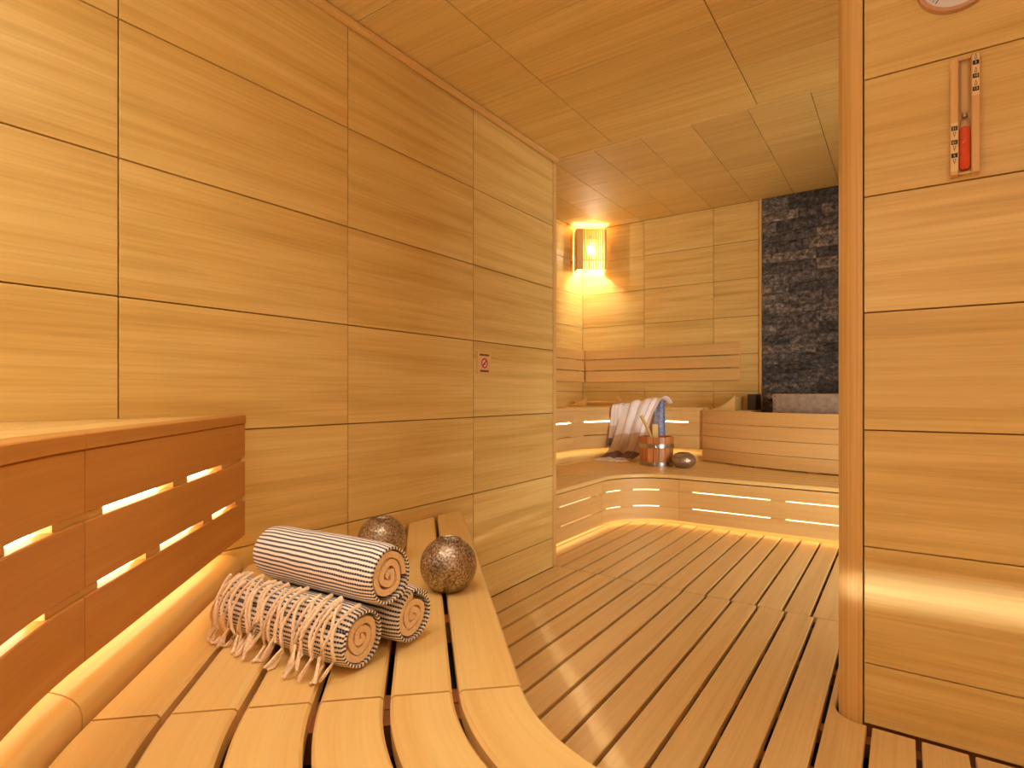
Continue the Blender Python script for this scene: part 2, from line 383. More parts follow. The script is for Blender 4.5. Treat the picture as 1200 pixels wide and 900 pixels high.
for y in (0.35, 0.7, 1.02, 1.34, 1.66, 1.9, 2.3, 2.66):
    x1 = XR if y < 1.93 else -0.18
    board('joist', (XL, y-0.022, -0.066), (x1, y+0.022, -0.0265), 'x', 'z', M['joist'], fl, 0)
P2 = 0.1124; x = -1.455-P2*13
while x < XR2-0.1:
    x0, x1 = max(x+0.0065, XL2), min(x+P2-0.0065, XR2); x += P2
    if x1-x0 < 0.03: continue
    y0 = YP+0.004 if x1 < -0.17 else (YP+0.004)
    board('floor_slat', (x0, y0, -0.026), (x1, 4.25, 0), 'y', 'z', M['slat'], fl2, 0.002)
x = -0.166
for y in (2.85, 3.2, 3.55, 3.9, 4.2):
    board('joist', (XL2, y-0.022, -0.066), (XR2, y+0.022, -0.0265), 'x', 'z', M['joist'], fl2, 0)

# ================================================================== FRONT ROOM BENCHES
P0 = (-0.546, 0.821); E = (-0.690, 0.7238); B = (-0.7238, -0.690)
XLIM = XL+0.002
sA = Straight(P0, E, B, 0.0, lambda t: (P0[0]+B[0]*t-XLIM)/0.690)
C0 = (P0[0]-B[0]*0.42, P0[1]-B[1]*0.42)
aS = math.degrees(math.atan2(B[1], B[0])) % 360
sB = Arc(C0, 0.42, 1, aS, 270, 22)
sC = Straight((C0[0], C0[1]-0.42), (1, 0), (0, -1), 0.0, XR-0.003-C0[0])
SECT = (sA, sB, sC)
ZS = 0.45
lb = empty('lower_bench', (-0.9, 0.9, 0.0), 'curved slatted lower bench carrying the rolled towels in the foreground', 'bench')
pit = 0.1145
for sec in SECT:
    for k in range(6):
        sweep('seat_slat', sec, rect_prof(k*pit+(0 if k == 0 else 0.006), (k+1)*pit-0.006, ZS-0.03, ZS, 0.005), M['bench'], lb, gap=0.005)
    # slanted rail behind the seat
    rail = [(0.690, ZS-0.03), (0.690, ZS+0.008), (0.694, ZS+0.022), (0.704, ZS+0.034), (0.718, ZS+0.042), (0.79, ZS+0.066), (0.83, ZS+0.072), (0.83, ZS-0.03)]
    sweep('back_rail', sec, rail, M['bench'], lb, gap=0.003, smooth=45)
    for z0, z1 in ((0.035, 0.150), (0.162, 0.280), (0.292, 0.418)):
        sweep('fascia_board', sec, rect_prof(0.018, 0.040, z0, z1, 0.003), M['riser'], lb, gap=0.003)
for sec, ff in ((sA, (0.03, 0.28, 0.55, 0.8)), (sB, (0.02, 0.35, 0.68)), (sC, (0.02, 0.3, 0.6, 0.9))):
    for f in ff:
        q0, q1 = sec.pos(f, 0.05), sec.pos(f, 0.68)
        d = (q1-q0); L_ = d.length; ex = Vector((d.x, d.y, 0)).normalized(); ez = Vector((0, 0, 1)); ey = ez.cross(ex)
        mw = Matrix.Translation(((q0.x+q1.x)/2, (q0.y+q1.y)/2, ZS-0.055)) @ Matrix((ex, ey, ez)).transposed().to_4x4()
        link('crossbar', board_mesh(L_, 0.045, 0.05, M['joist'], 0.0), lb, mw)
# LED tape in a channel that beams through the fascia joints onto floor and partition
for sec in SECT:
    sweep('led_tape', sec, [(0.272, 0.258), (0.278, 0.258), (0.278, 0.270), (0.272, 0.270)], M['led_beam'], lb)
    sweep('led_channel', sec, [(0.20, 0.300), (0.20, 0.303), (0.285, 0.303), (0.285, 0.225), (0.282, 0.225), (0.282, 0.300)], M['dsteel'], lb)  # unseen channel added to keep tape light out of the seat gaps

for sec in SECT:
    sweep('light_shield', sec, [(0.05, 0.325), (0.66, 0.325), (0.66, 0.335), (0.05, 0.335)], M['under'], lb)  # unseen dark board added to block light so seat gaps stay dark
ub = empty('upper_bench', (-1.2, 0.3, 0.0), 'upper bench with three riser boards and glowing joints at the left', 'bench')
ZU = 0.895; TR = 0.686
RB = ((0.540, 0.641), (0.654, 0.758), (0.771, 0.869))
for sec in SECT:
    for z0, z1 in RB:
        sweep('riser_board', sec, [(TR, z0+.002), (TR+.002, z0), (TR+.022, z0), (TR+.022, z1), (TR+.002, z1), (TR, z1-.002)], M['riser_shade'], ub, gap=0.002)
    sweep('top_fascia', sec, [(TR-.002, ZU-.0245), (TR+.05, ZU-.0245), (TR+.05, ZU), (TR, ZU), (TR-.002, ZU-.002)], M['riser_shade'], ub, gap=0.001)
    for k in range(4):
        t0 = TR+0.054+k*0.115
        sweep('seat_slat', sec, rect_prof(t0, t0+0.108, ZU-.028, ZU-.0005, .003), M['bench'], ub, gap=0.003)
poly_prism('corner_board', [(XL+.003, YREAR+.003), (-0.3, YREAR+.003), (-0.55, -0.25), (-1.0, -0.05), (-1.3, 0.25), (XL+.003, 0.5)], ZU-.06, ZU-.03, M['bench'], ub, (1, 0))
# luminous strips behind the two joints and the spacer blocks
LEDZ = (0.647, 0.764)
for sec in SECT:
    for z in LEDZ:
        sweep('led_strip', sec, [(TR+.034, z-.030), (TR+.040, z-.030), (TR+.040, z+.012), (TR+.034, z+.012)], M['led'], ub)
    sweep('base_led_strip', sec, [(TR+.026, .556), (TR+.034, .556), (TR+.034, .568), (TR+.026, .568)], M['led_low'], ub)
def spacers(parent, sec, flist, z, t0, t1, dz=0.016, mat=None, wid=0.07):
    ln = (sec.pos(0, t0)-sec.pos(1, t0)).length
    for f in flist:
        sweep('spacer_block', sec, [(t0, z-dz), (t1, z-dz), (t1, z+dz), (t0, z+dz)], mat or M['riser'], parent, f-wid/ln/2, f+wid/ln/2, n=2)
spacers(ub, sA, (0.03, 0.46, 0.83, 0.94), LEDZ[1], TR+.006, TR+.033, 0.0075, wid=0.075)
spacers(ub, sA, (0.02, 0.30, 0.66, 0.96), LEDZ[0], TR+.006, TR+.033, 0.0075, wid=0.06)
spacers(ub, sB, (0.03, 0.26, 0.62, 0.9), LEDZ[1], TR+.006, TR+.033, 0.0075, wid=0.09)
spacers(ub, sB, (0.05, 0.5, 0.9), LEDZ[0], TR+.006, TR+.033, 0.0075, wid=0.09)

# ================================================================== INNER ROOM BENCHES
XE = XR2-0.003
ZL = 0.372
WX = -1.74; WY = 4.05; RR = 0.40
lw = Straight((WX, YP+0.02), (0, 1), (-1, 0), 0.0, WY-RR-YP-0.02)
la = Arc((WX+RR, WY-RR), RR, 1, 180, 90, 18)
lk = Straight((WX+RR, WY), (1, 0), (0, 1), 0.0, XE-WX-RR)
ib = empty('inner_lower_bench', (-1.2, 4.4, 0), 'low bench of the inner room with glowing joints, carrying pail and towel', 'bench')
for sec in (lw, la, lk):
    for z0, z1 in ((0.040, 0.131), (0.140, 0.250), (0.259, 0.337)):
        sweep('front_board', sec, rect_prof(0.012, 0.034, z0, z1, 0.002), M['riser'], ib, gap=0.002)
    sweep('seat_slat', sec, rect_prof(0.0, 0.108, ZL-.026, ZL, .005), M['bench'], ib, gap=0.003)
    sweep('plinth', sec, [(0.085, -0.02), (0.10, -0.02), (0.10, 0.12), (0.085, 0.12)], M['riser'], ib)
    for z in (0.136, 0.255):
        sweep('led_strip', sec, [(0.046, z-.024), (0.052, z-.024), (0.052, z+.010), (0.046, z+.010)], M['led_in'], ib)
    sweep('base_led_strip', sec, [(0.044, 0.052), (0.054, 0.052), (0.054, 0.066), (0.044, 0.066)], M['led_low'], ib)
for sec in (lw, la, lk):
    sweep('light_shield', sec, [(0.06, 0.322), (0.60, 0.322), (0.60, 0.330), (0.06, 0.330)], M['under'], ib)  # unseen board added to stop strip light showing between the slats
for k in range(1, 6):
    sweep('seat_slat', lw, rect_prof(k*.115, k*.115+.101, ZL-.026, ZL, .004), M['bench'], ib, gap=0.012)
for k in range(1, 10):
    y0 = WY+k*.115; sweep('seat_slat', Straight((-2.42, y0), (1, 0), (0, 1), 0, XE+2.42), rect_prof(0, .105, ZL-.026, ZL, .004), M['bench'], ib)
cr = [(-2.42, WY-RR+.004)]+[tuple(la.pos(f/10, 0.115)) for f in range(0, 11)]+[(WX+RR, WY+.108), (-2.42, WY+.108)]
cr[1] = (cr[1][0], WY-RR+.004)
poly_prism('corner_board', cr, ZL-.026, ZL, M['bench'], ib, (1, 0), 0.003)
spacers(ib, lw, (0.30, 0.88), 0.255, 0.020, 0.045, 0.0065, wid=0.075)
spacers(ib, lw, (0.32, 0.90), 0.136, 0.020, 0.045, 0.0065, wid=0.075)
for z in (0.136, 0.255):
    spacers(ib, la, (0.04, 0.42), z, 0.020, 0.045, 0.0065, wid=0.085)
    spacers(ib, la, (0.89,), z, 0.020, 0.045, 0.0065, wid=0.13)
    spacers(ib, lk, (0.0195, 0.28, 0.60), z, 0.020, 0.045, 0.0065, wid=0.09)
# upper bench
ZI = 0.838
UX = -2.35; UY = 5.05; UR = 0.70
uw = Straight((UX, YP+0.02), (0, 1), (-1, 0), 0.0, UY-UR-YP-0.02)
ua = Arc((UX+UR, UY-UR), UR, 1, 180, 90, 22)
uk = Straight((UX+UR, UY), (1, 0), (0, 1), 0.0, -1.456-UX-UR)
iu = empty('inner_upper_bench', (-2.2, 5.2, 0), 'high bench along the back of the inner room with glowing riser joints', 'bench')
for sec in (uw, ua, uk):
    for z0, z1 in ((0.475, 0.582), (0.594, 0.702), (0.714, 0.810)):
        sweep('riser_board', sec, rect_prof(0.004, 0.026, z0, z1, 0.002), M['riser'], iu, gap=0.001)
    sweep('top_fascia', sec, rect_prof(0.0, 0.06, ZI-.026, ZI, .003), M['riser'], iu, gap=0.001)
    for k in range(3):
        sweep('seat_slat', sec, rect_prof(.066+k*.115, .066+k*.115+.108, ZI-.026, ZI, .003), M['bench'], iu, gap=0.003)
    for z in (0.708,):
        sweep('led_strip', sec, [(.036, z-.018), (.042, z-.018), (.042, z+.012), (.036, z+.012)], M['led'], iu)
    sweep('base_led_strip', sec, [(.030, .486), (.040, .486), (.040, .498), (.030, .498)], M['led_low'], iu)
    sweep('back_rail', sec, [(0.02, ZL+.001), (0.02, ZL+.03), (.035, ZL+.05), (.12, ZL+.075), (.16, ZL+.08), (.16, ZL+.001)], M['bench'], iu, gap=.001, smooth=45)
for z in (0.588, 0.708):
    spacers(iu, ua, (0.02, 0.10, 0.74), z, 0.012, 0.035, 0.0065, wid=0.10)
    spacers(iu, uk, (0.66,), z, 0.012, 0.035, 0.0065, wid=0.13)
poly_prism('corner_board', [(XL2+.003, YP+.03), (-2.72, YP+.03), (-2.72, 4.35), (-2.5, 5.0), (-2.3, 5.3), (-1.65, 5.42), (-1.456, 5.42), (-1.456, YB-.003), (XL2+.003, YB-.003)], ZI-.05, ZI-.028, M['bench'], iu, (1, 0), 0)

# heater guard : curved boards in front of the stove
gb_ = empty('heater_guard', (-0.4, 4.8, ZL), 'curved wooden screen of four closed boards in front of the heater', 'heater guard')
ga = Arc((-0.13, 7.03), 2.40, -1, 236.6, 294.5, 26)
zz = [ZL+.012, .488, .598, .708, .816]
for i in range(4):
    sweep('guard_board', ga, rect_prof(0, .024, zz[i], zz[i+1]-.0035, .002), M['riser'], gb_)
board('end_post', (-1.452, 5.055, ZL+.001), (-1.428, 5.12, .812), 'z', 'x', M['riser'], gb_)
board('side_shelf', (-1.426, 5.125, .79), (-1.066, YB-.04, .8155), 'x', 'z', M['bench'], gb_, .002)
for f in (0.2, 0.5, 0.8):
    q = ga.pos(f, 0.045); board('batten', (q.x-.02, q.y-.018, ZL+.001), (q.x+.02, q.y+.018, .80), 'z', 'y', M['joist'], gb_, 0)
for f in (0.15, 0.4, 0.65, 0.9):
    q = ga.pos(f, 0.012); board('foot_spacer', (q.x-.03, q.y-.008, ZL+.0005), (q.x+.03, q.y+.012, ZL+.0125), 'x', 'z', M['joist'], gb_, 0)

# stone cladding
def stone_mat():
    m, nt, b = newmat('split_stone'); L = nt.links.new
    tc = nd(nt, 'ShaderNodeTexCoord'); oi = nd(nt, 'ShaderNodeObjectInfo')
    ad = nd(nt, 'ShaderNodeVectorMath', operation='ADD'); mu = nd(nt, 'ShaderNodeVectorMath', operation='SCALE'); mu.inputs['Scale'].default_value = 50
    L(oi.outputs['Random'], mu.inputs[0]); L(tc.outputs['Object'], ad.inputs[0]); L(mu.outputs[0], ad.inputs[1])
    n = nd(nt, 'ShaderNodeTexNoise'); n.inputs['Scale'].default_value = 28; n.inputs['Detail'].default_value = 8; n.inputs['Roughness'].default_value = 0.75; L(ad.outputs[0], n.inputs['Vector'])
    r = ramp(nt, [(0.36, srgb(46, 44, 44)), (0.50, srgb(112, 106, 102)), (0.60, srgb(164, 154, 144)), (0.70, srgb(214, 202, 186))]); L(n.outputs['Fac'], r.inputs[0])
    rv = ramp(nt, [(0.0, (0.35, 0.36, 0.38, 1)), (0.5, (0.75, 0.75, 0.75, 1)), (1.0, (1.15, 1.1, 1.0, 1))]); L(oi.outputs['Random'], rv.inputs[0])
    c = mixrgb(nt, r.outputs[0], rv.outputs[0], 1.0, 'MULTIPLY'); L(c, b.inputs['Base Color'])
    b.inputs['Roughness'].default_value = 0.7
    bp = nd(nt, 'ShaderNodeBump'); bp.inputs['Strength'].default_value = 0.9; bp.inputs['Distance'].default_value = 0.012
    L(n.outputs['Fac'], bp.inputs['Height']); L(bp.outputs[0], b.inputs['Normal'])
    return m
M['stone'] = stone_mat()
def stone(x0, x1, z0, z1, parent):
    bm = bmesh.new(); nx = max(2, int((x1-x0)/0.09)); nz = 2; d = 0.012+random.random()*0.022
    gr = [[None]*(nz+1) for _ in range(nx+1)]; cxm, czm = (x0+x1)/2, (z0+z1)/2
    for i in range(nx+1):
        for j in range(nz+1):
            e = (i in (0, nx)) or (j in (0, nz))
            dd = d*0.3 if e else d+random.uniform(0, .016)
            gr[i][j] = bm.verts.new((x0+(x1-x0)*i/nx-cxm, -dd, z0+(z1-z0)*j/nz-czm+(0 if e else random.uniform(-.012, .012))))
    for i in range(nx):
        for j in range(nz): bm.faces.new((gr[i][j], gr[i+1][j], gr[i+1][j+1], gr[i][j+1]))
    be = [e for e in bm.edges if e.is_boundary]
    r = bmesh.ops.extrude_edge_only(bm, edges=be)
    for v in r['geom']:
        if isinstance(v, bmesh.types.BMVert): v.co.y = 0.012
    link('stone', finish(bm, 'stone', M['stone']), parent, Matrix.Translation((cxm, YB, czm)))
z = 0.70; row = 0
while z < ZC2-0.01:
    h = random.choice((0.078, 0.088, 0.092, 0.098)); z1 = min(z+h, ZC2-0.002)
    if ZC2-z1 < 0.04: z1 = ZC2-0.002
    x = -1.066
    first = True
    while x < XR2-0.01:
        L_ = random.choice((0.18, 0.26, 0.34, 0.42, 0.5, 0.6)) if not first else random.choice((0.12, 0.22, 0.3, 0.44))
        first = False
        x1 = min(x+L_, XR2-0.003)
        if XR2-x1 < 0.1: x1 = XR2-0.003
        stone(x+.0018, x1-.0018, z+.0018, z1-.0018, wb); x = x1
    z = z1; row += 1

# heater
ht = empty('sauna_heater', (-0.3, 5.2, 0.40), 'brushed steel sauna heater filled with dark stones before the stone wall', 'heater')
hx0, hx1, hy0, hy1 = -0.885, 0.25, 5.02, 5.44
ZH = 0.958
for nm, lo, hi, g, n_ in (('front_plate', (hx0, hy0, .43), (hx1, hy0+.006, ZH), 'x', 'y'), ('rear_plate', (hx0, hy1-.006, .43), (hx1, hy1, ZH), 'x', 'y'),
                       ('side_plate', (hx0, hy0+.006, .43), (hx0+.006, hy1-.006, ZH), 'y', 'x'), ('side_plate', (hx1-.006, hy0+.006, .43), (hx1, hy1-.006, ZH), 'y', 'x'),
                       ('bottom_plate', (hx0+.006, hy0+.006, .43), (hx1-.006, hy1-.006, .44), 'x', 'z'), ('grate', (hx0+.006, hy0+.006, ZH-.08), (hx1-.006, hy1-.006, ZH-.07), 'x', 'z')):
    board(nm, lo, hi, g, n_, M['steel'] if nm != 'grate' else M['dsteel'], ht, 0.0015)
for zz_ in (.83, .865, .90, .935):
    board('rivet', (hx0+.012, hy0-.003, zz_), (hx0+.020, hy0, zz_+.008), 'x', 'y', M['dsteel'], ht, 0.001)
for lx in (hx0+.05, hx1-.05):
    for ly in (hy0+.05, hy1-.05): board('leg', (lx-.02, ly-.02, ZL+.0005), (lx+.02, ly+.02, .43), 'z', 'x', M['dsteel'], ht, 0.001)
M['rock'] = noisy('heater_rock', srgb(18, 16, 15), srgb(52, 48, 44), 40, 0.85, 0, 0.5)
rock_me = []
for v in range(4):
    bm = bmesh.new(); bmesh.ops.create_icosphere(bm, subdivisions=1, radius=0.05)
    for q in bm.verts: q.co *= random.uniform(0.72, 1.1); q.co.z *= 0.62
    rock_me.append(finish(bm, 'rock', M['rock']))
ri = 0
for iy in range(4):
    for ix in range(12):
        o = link('heater_stone', rock_me[ri % 4], None, Matrix.Translation((hx0+.065+ix*.092, hy0+.075+iy*.09, ZH-.037+(0.010 if 1 < ix else 0))) @ Matrix.Rotation(random.uniform(0, 6.2), 4, 'Z'))
        tag(o, 'dark lava stone heaped in the steel sauna heater', 'stone', 'stones in the heater'); ri += 1
# dark steel side shield between curved rest and stones
sh = board('heat_shield', (-1.14, 5.30, .816), (-1.07, 5.52, .955), 'z', 'x', M['dsteel'], None, 0.002)
tag(sh, 'dark metal shield standing between the curved wooden rest and stone wall', 'heat shield')

# backrests
def backrest(name, axis, a0, a1, fixed, face, label):
    r = empty(name, ((a0+a1)/2 if axis == 'x' else fixed, fixed if axis == 'x' else (a0+a1)/2, 1.085), label, 'backrest', 'slatted wall backrests')
    for z0, z1 in ((1.085, 1.196), (1.207, 1.315), (1.325, 1.430)):
        f0, f1 = sorted((fixed+face*.022, fixed+face*.046))
        if axis == 'x': board('slat', (a0, f0, z0), (a1, f1, z1), 'x', 'y', M['riser'], r, .003)
        else: board('slat', (f0, a0, z0), (f1, a1, z1), 'y', 'x', M['riser'], r, .003)
    n = max(2, int((a1-a0)/0.62)+1)
    for i in range(n):
        a = a0+.05+(a1-a0-.1)*i/(n-1); f0, f1 = sorted((fixed, fixed+face*.022))
        wd = .045
        if axis == 'x': board('batten', (a-wd, f0, 1.088), (a+wd, f1, 1.427), 'z', 'y', M['riser'], r, 0)
        else: board('batten', (f0, a-wd, 1.088), (f1, a+wd, 1.427), 'z', 'x', M['riser'], r, 0)
    return r
b1 = backrest('wall_backrest', 'x', -2.84, -1.25, YB, -1, 'three-slat wooden backrest on the back wall below the lamp')
b2 = backrest('wall_backrest', 'y', 3.7, 5.50, XL2, 1, 'three-slat backrest on inner left wall, seen edge-on past the corner strip')

# curved headrests on the upper bench
def runner(name, parent, x, y, z, h, L_, thick, flip=1, along='x'):
    n = 10; up = []
    for i in range(n+1):
        f = i/n; up.append((L_*f, 0.012+h*(f**1.7)))
    pts = [(0, 0)]+[(L_, 0)]+list(reversed(up))
    bm = bmesh.new(); a = []; b_ = []
    for px, pz in pts:
        a.append(bm.verts.new((x+flip*px, y, z+pz))); b_.append(bm.verts.new((x+flip*px, y+thick, z+pz)))
    bm.faces.new(a); bm.faces.new(b_)
    for i in range(len(pts)):
        j = (i+1) % len(pts); bm.faces.new((a[i], a[j], b_[j], b_[i]))
    uv = bm.loops.layers.uv.new('UVMap')
    for f in bm.faces:
        for l in f.loops: l[uv].uv = (l.vert.co.x, l.vert.co.z)
    return link(name, finish(bm, name, M['bench'], 35), parent, Matrix.Identity(4))
hr = empty('headrest', (-1.28, 5.2, .816), 'curved wooden headrest standing beside the heater guard', 'headrest')
runner('side_piece', hr, -1.40, 5.13, .816, .115, .195, .024)
runner('side_piece', hr, -1.40, 5.40, .816, .115, .195, .024)
for i in range(4):
    xx = -1.375+i*.046; zt = .816+.010+.115*(max(0, (xx-.012+1.40)/.195)**1.7)
    board('rest_slat', (xx-.012, 5.155, zt-.012), (xx+.014, 5.398, zt-.002), 'y', 'z', M['bench'], hr, .002)
board('end_slat', (-1.216, 5.155, .818), (-1.206, 5.398, .930), 'y', 'x', M['bench'], hr, .002)
hr2 = empty('headrest', (-2.5, 5.3, ZI), 'long low wooden headrest lying on the bench left of the draped towel', 'headrest')
runner('side_piece', hr2, -2.83, 5.16, ZI+.0005, .07, .17, .03)
runner('side_piece', hr2, -2.20, 5.16, ZI+.0005, .085, .11, .03, -1)
for i in range(3):
    board('rest_slat', (-2.80, 5.20+i*.07, ZI+.029), (-2.22, 5.255+i*.07, ZI+.045), 'x', 'z', M['bench'], hr2, .003)
for xx in (-2.78, -2.24): board('runner', (xx-.015, 5.192, ZI+.0005), (xx+.015, 5.40, ZI+.0285), 'y', 'z', M['bench'], hr2, .002)

# ================================================================== CORNER LAMP
M['bulb'] = emit('lamp_bulb', (1.0, 0.84, 0.58, 1), 22.0)
def corner_lamp(lcx, dnx, LZ0, power, label):
    lc = Vector(lcx); dn = Vector(dnx).normalized(); rt = Vector((-dn.y, dn.x))   # dn: direction it faces
    lp = empty('corner_lamp', (lc.x, lc.y, LZ0), label, 'lamp', 'slatted corner lamps')
    LZ1 = LZ0+.42
    def lbox(name, u0, u1, d0, d1, z0, z1, mat):
        c = lc+rt*((u0+u1)/2)+dn*((d0+d1)/2)
        ez = Vector((dn.x, dn.y, 0)); ex = Vector((0, 0, 1)); ey = ez.cross(ex)
        mw = Matrix.Translation((c.x, c.y, (z0+z1)/2)) @ Matrix((ex, ey, ez)).transposed().to_4x4()
        return link(name, board_mesh(z1-z0, abs(u1-u0), abs(d1-d0), mat, .0015), lp, mw)
    lbox('side_board', -.155, -.085, .085, .10, LZ0, LZ1, M['post'])
    for i in range(10):
        u = -.072+i*.0235; lbox('slat', u-.0075, u+.0075, .086, .10, LZ0, LZ1, M['bench'])
    lbox('side_board', .148, .160, -.065, .10, LZ0, LZ1, M['bench'])
    lbox('side_board', -.157, -.145, -.065, .084, LZ0, LZ1, M['bench'])
    for zc in [LZ0+.12+i*.026 for i in range(8)]: lbox('cross_slat', -.08, .146, .078, .0855, zc-.005, zc+.005, M['bench'])
    for zc in (LZ0+.10, LZ1-.10): lbox('cross_slat', -.145, .148, .07, .0845, zc-.008, zc+.008, M['bench'])
    bl = lc+dn*0.02
    lathe('bulb', [(0.0, -.05), (.02, -.045), (.032, -.02), (.034, .0), (.030, .025), (.018, .05), (.012, .07), (0.0, .07)], (bl.x, bl.y, LZ0+.225), M['bulb'], lp, 16)
    lathe('socket', [(0.0, .07), (.016, .07), (.016, .14), (0, .14)], (bl.x, bl.y, LZ0+.225), M['dsteel'], lp, 12)
    lbox('wall_bracket', -.012, .012, -.232, .02, LZ0+.355, LZ0+.365, M['post'])
    pl_ = bpy.data.lights.new('corner_lamp_light', 'POINT'); pl_.energy = power; pl_.color = (1.0, 0.92, 0.76); pl_.shadow_soft_size = 0.05
    plo = bpy.data.objects.new('corner_lamp_light', pl_); COL.objects.link(plo); plo.location = (bl.x+dn.x*.04, bl.y+dn.y*.04, LZ0+.20)
corner_lamp((-2.72, 5.375), (0.62, -0.785), 2.245, 44, 'slatted wooden corner lamp glowing above the backrest in the inner room')
corner_lamp((1.43, -0.43), (-0.7, 0.714), 1.70, 16, 'added unseen corner lamp behind the bench at the right end wall')  # lamp added out of view to brighten the front room
corner_lamp((0.83, 2.24), (-0.7, 0.714), 2.20, 480, 'added unseen corner lamp behind the partition in the inner room')  # lamp added behind the partition to brighten the inner room

# ceiling lights added out of view to brighten seat and floor
M['lens'] = emit('fill_light_lens', (1.0, 0.95, 0.86, 1), 6.0)
for (x, y), pos in zip(((-0.55, 0.50), (0.45, 0.55), (-1.05, -0.10)), ('above the middle of the bench curve', 'above the bench towards the right end wall', 'in the ceiling corner over the upper bench')):
    d = empty('fill_light', (x, y, ZC), 'added unseen ceiling downlight '+pos, 'fill_light', 'added ceiling lights')
    lathe('trim_ring', [(.045, -.004), (.060, -.004), (.064, -.0005), (.045, -.0005)], (x, y, ZC), M['steel'], d, 28, close=True)
    lathe('lens', [(0, -.002), (.045, -.002), (.045, -.0005), (0, -.0005)], (x, y, ZC), M['lens'], d, 28)
    l = bpy.data.lights.new('fill_light_lamp', 'AREA'); l.shape = 'DISK'; l.size = .09; l.energy = 4.2; l.color = (1.0, 0.94, 0.84); l.spread = R(140)
    o = bpy.data.objects.new('fill_light_lamp', l); COL.objects.link(o); o.location = (x, y, ZC-.006)

# ================================================================== CANDLE HOLDERS
def holder_mat():
    m, nt, b = newmat('mottled_metal_glass'); L = nt.links.new
    tc = nd(nt, 'ShaderNodeTexCoord'); v = nd(nt, 'ShaderNodeTexVoronoi'); v.inputs['Scale'].default_value = 260; L(tc.outputs['Object'], v.inputs['Vector'])
    n = nd(nt, 'ShaderNodeTexNoise'); n.inputs['Scale'].default_value = 190; n.inputs['Detail'].default_value = 3; L(tc.outputs['Object'], n.inputs['Vector'])
    r = ramp(nt, [(0.32, srgb(112, 88, 62)), (0.46, srgb(160, 134, 102)), (0.58, srgb(188, 174, 152)), (0.72, srgb(224, 214, 196))]); L(n.outputs['Fac'], r.inputs[0])
    r2 = ramp(nt, [(0.0, (0.25, 0.2, 0.15, 1)), (0.35, (1, 1, 1, 1))]); L(v.outputs['Distance'], r2.inputs[0])
    L(mixrgb(nt, r.outputs[0], r2.outputs[0], 0.55, 'MULTIPLY'), b.inputs['Base Color'])
    b.inputs['Metallic'].default_value = 0.75; b.inputs['Roughness'].default_value = 0.30
    bp = nd(nt, 'ShaderNodeBump'); bp.inputs['Strength'].default_value = 0.35; bp.inputs['Distance'].default_value = 0.002
    L(v.outputs['Distance'], bp.inputs['Height']); L(bp.outputs[0], b.inputs['Normal'])
    return m
M['holder'] = holder_mat()
def holder(c, r, hh, label):
    e = empty('candle_holder', c, label, 'candle holder', 'mottled candle holders')
    pr = [(0.0, 0.003), (r*.42, 0.0)]
    a0, a1 = -62, 62
    for i in range(17):
        a = R(a0+(a1-a0)*i/16); pr.append((r*math.cos(a), hh/2+hh/2*math.sin(a)/math.sin(R(62))))
    ro = r*math.cos(R(62))
    pr += [(ro*.93, hh-.002), (ro*.86, hh-.008), (ro*.8, hh-.03), (ro*.6, hh-.06), (0, hh-.062)]
    o = lathe('bowl', [(a, b) for a, b in pr], c, M['holder'], e, 48, 60)
    lathe('rim', [(ro*.97, hh-.001), (ro*1.0, hh+.0015), (ro*.95, hh+.0025), (ro*.90, hh+.0005)], c, M['holder'], e, 48, 60, close=True)
    return e
holder((-0.972, 1.118, ZS+.0005), .073, .128, 'round mottled candle holder at the front edge of bench, nearest the floor')
holder((-1.305, 1.195, ZS+.0005), .073, .128, 'round mottled candle holder against the left wall, partly behind the towels')
holder((-1.443, 4.49, ZL+.0005), .095, .118, 'squat mottled candle holder beside the wooden pail')

# ================================================================== ROLLED TOWELS
def stripe_mat():
    m, nt, b = newmat('striped_towel'); L = nt.links.new
    tc = nd(nt, 'ShaderNodeTexCoord'); sp = nd(nt, 'ShaderNodeSeparateXYZ'); L(tc.outputs['UV'], sp.inputs[0])
    def math_(op, a, bb=None, cc=None):
        n = nd(nt, 'ShaderNodeMath', operation=op)
        for i, v in enumerate((a, bb, cc)):
            if v is None: continue
            if hasattr(v, 'links'): L(v, n.inputs[i])
            else: n.inputs[i].default_value = v
        return n.outputs[0]
    wob = nd(nt, 'ShaderNodeTexNoise'); wob.inputs['Scale'].default_value = 22; L(tc.outputs['UV'], wob.inputs['Vector'])
    v = math_('ADD', sp.outputs[1], math_('MULTIPLY', math_('SUBTRACT', wob.outputs['Fac'], 0.5), 0.004))
    row = math_('MULTIPLY', v, 1/0.0094)
    fr = math_('FRACT', row)
    dark = math_('LESS_THAN', fr, 0.46)
    # weave: the dark rows are made of short dashes, shifted in every second row
    sh_ = math_('MULTIPLY', math_('FLOOR', row), 0.5)
    fu = math_('FRACT', math_('ADD', math_('MULTIPLY', sp.outputs[0], 1/0.0062), sh_))
    edge = math_('LESS_THAN', math_('ABSOLUTE', math_('SUBTRACT', fr, 0.23)), 0.17)
    dash = math_('LESS_THAN', fu, 0.80)
    k = math_('MULTIPLY', dark, math_('MAXIMUM', dash, math_('MULTIPLY', edge, 0.55)))
    c = mixrgb(nt, srgb(250, 242, 230), srgb(48, 48, 62), k); L(c, b.inputs['Base Color'])
    b.inputs['Roughness'].default_value = 0.9; b.inputs['Sheen Weight'].default_value = 0.15
    bp = nd(nt, 'ShaderNodeBump'); bp.inputs['Strength'].default_value = 0.5; bp.inputs['Distance'].default_value = 0.0015
    L(fr, bp.inputs['Height']); L(bp.outputs[0], b.inputs['Normal'])
    return m
M['stripe'] = stripe_mat()
M['terry'] = noisy('cream_terry', srgb(234, 200, 152), srgb(250, 226, 186), 320, 0.95, 0, 0.5)
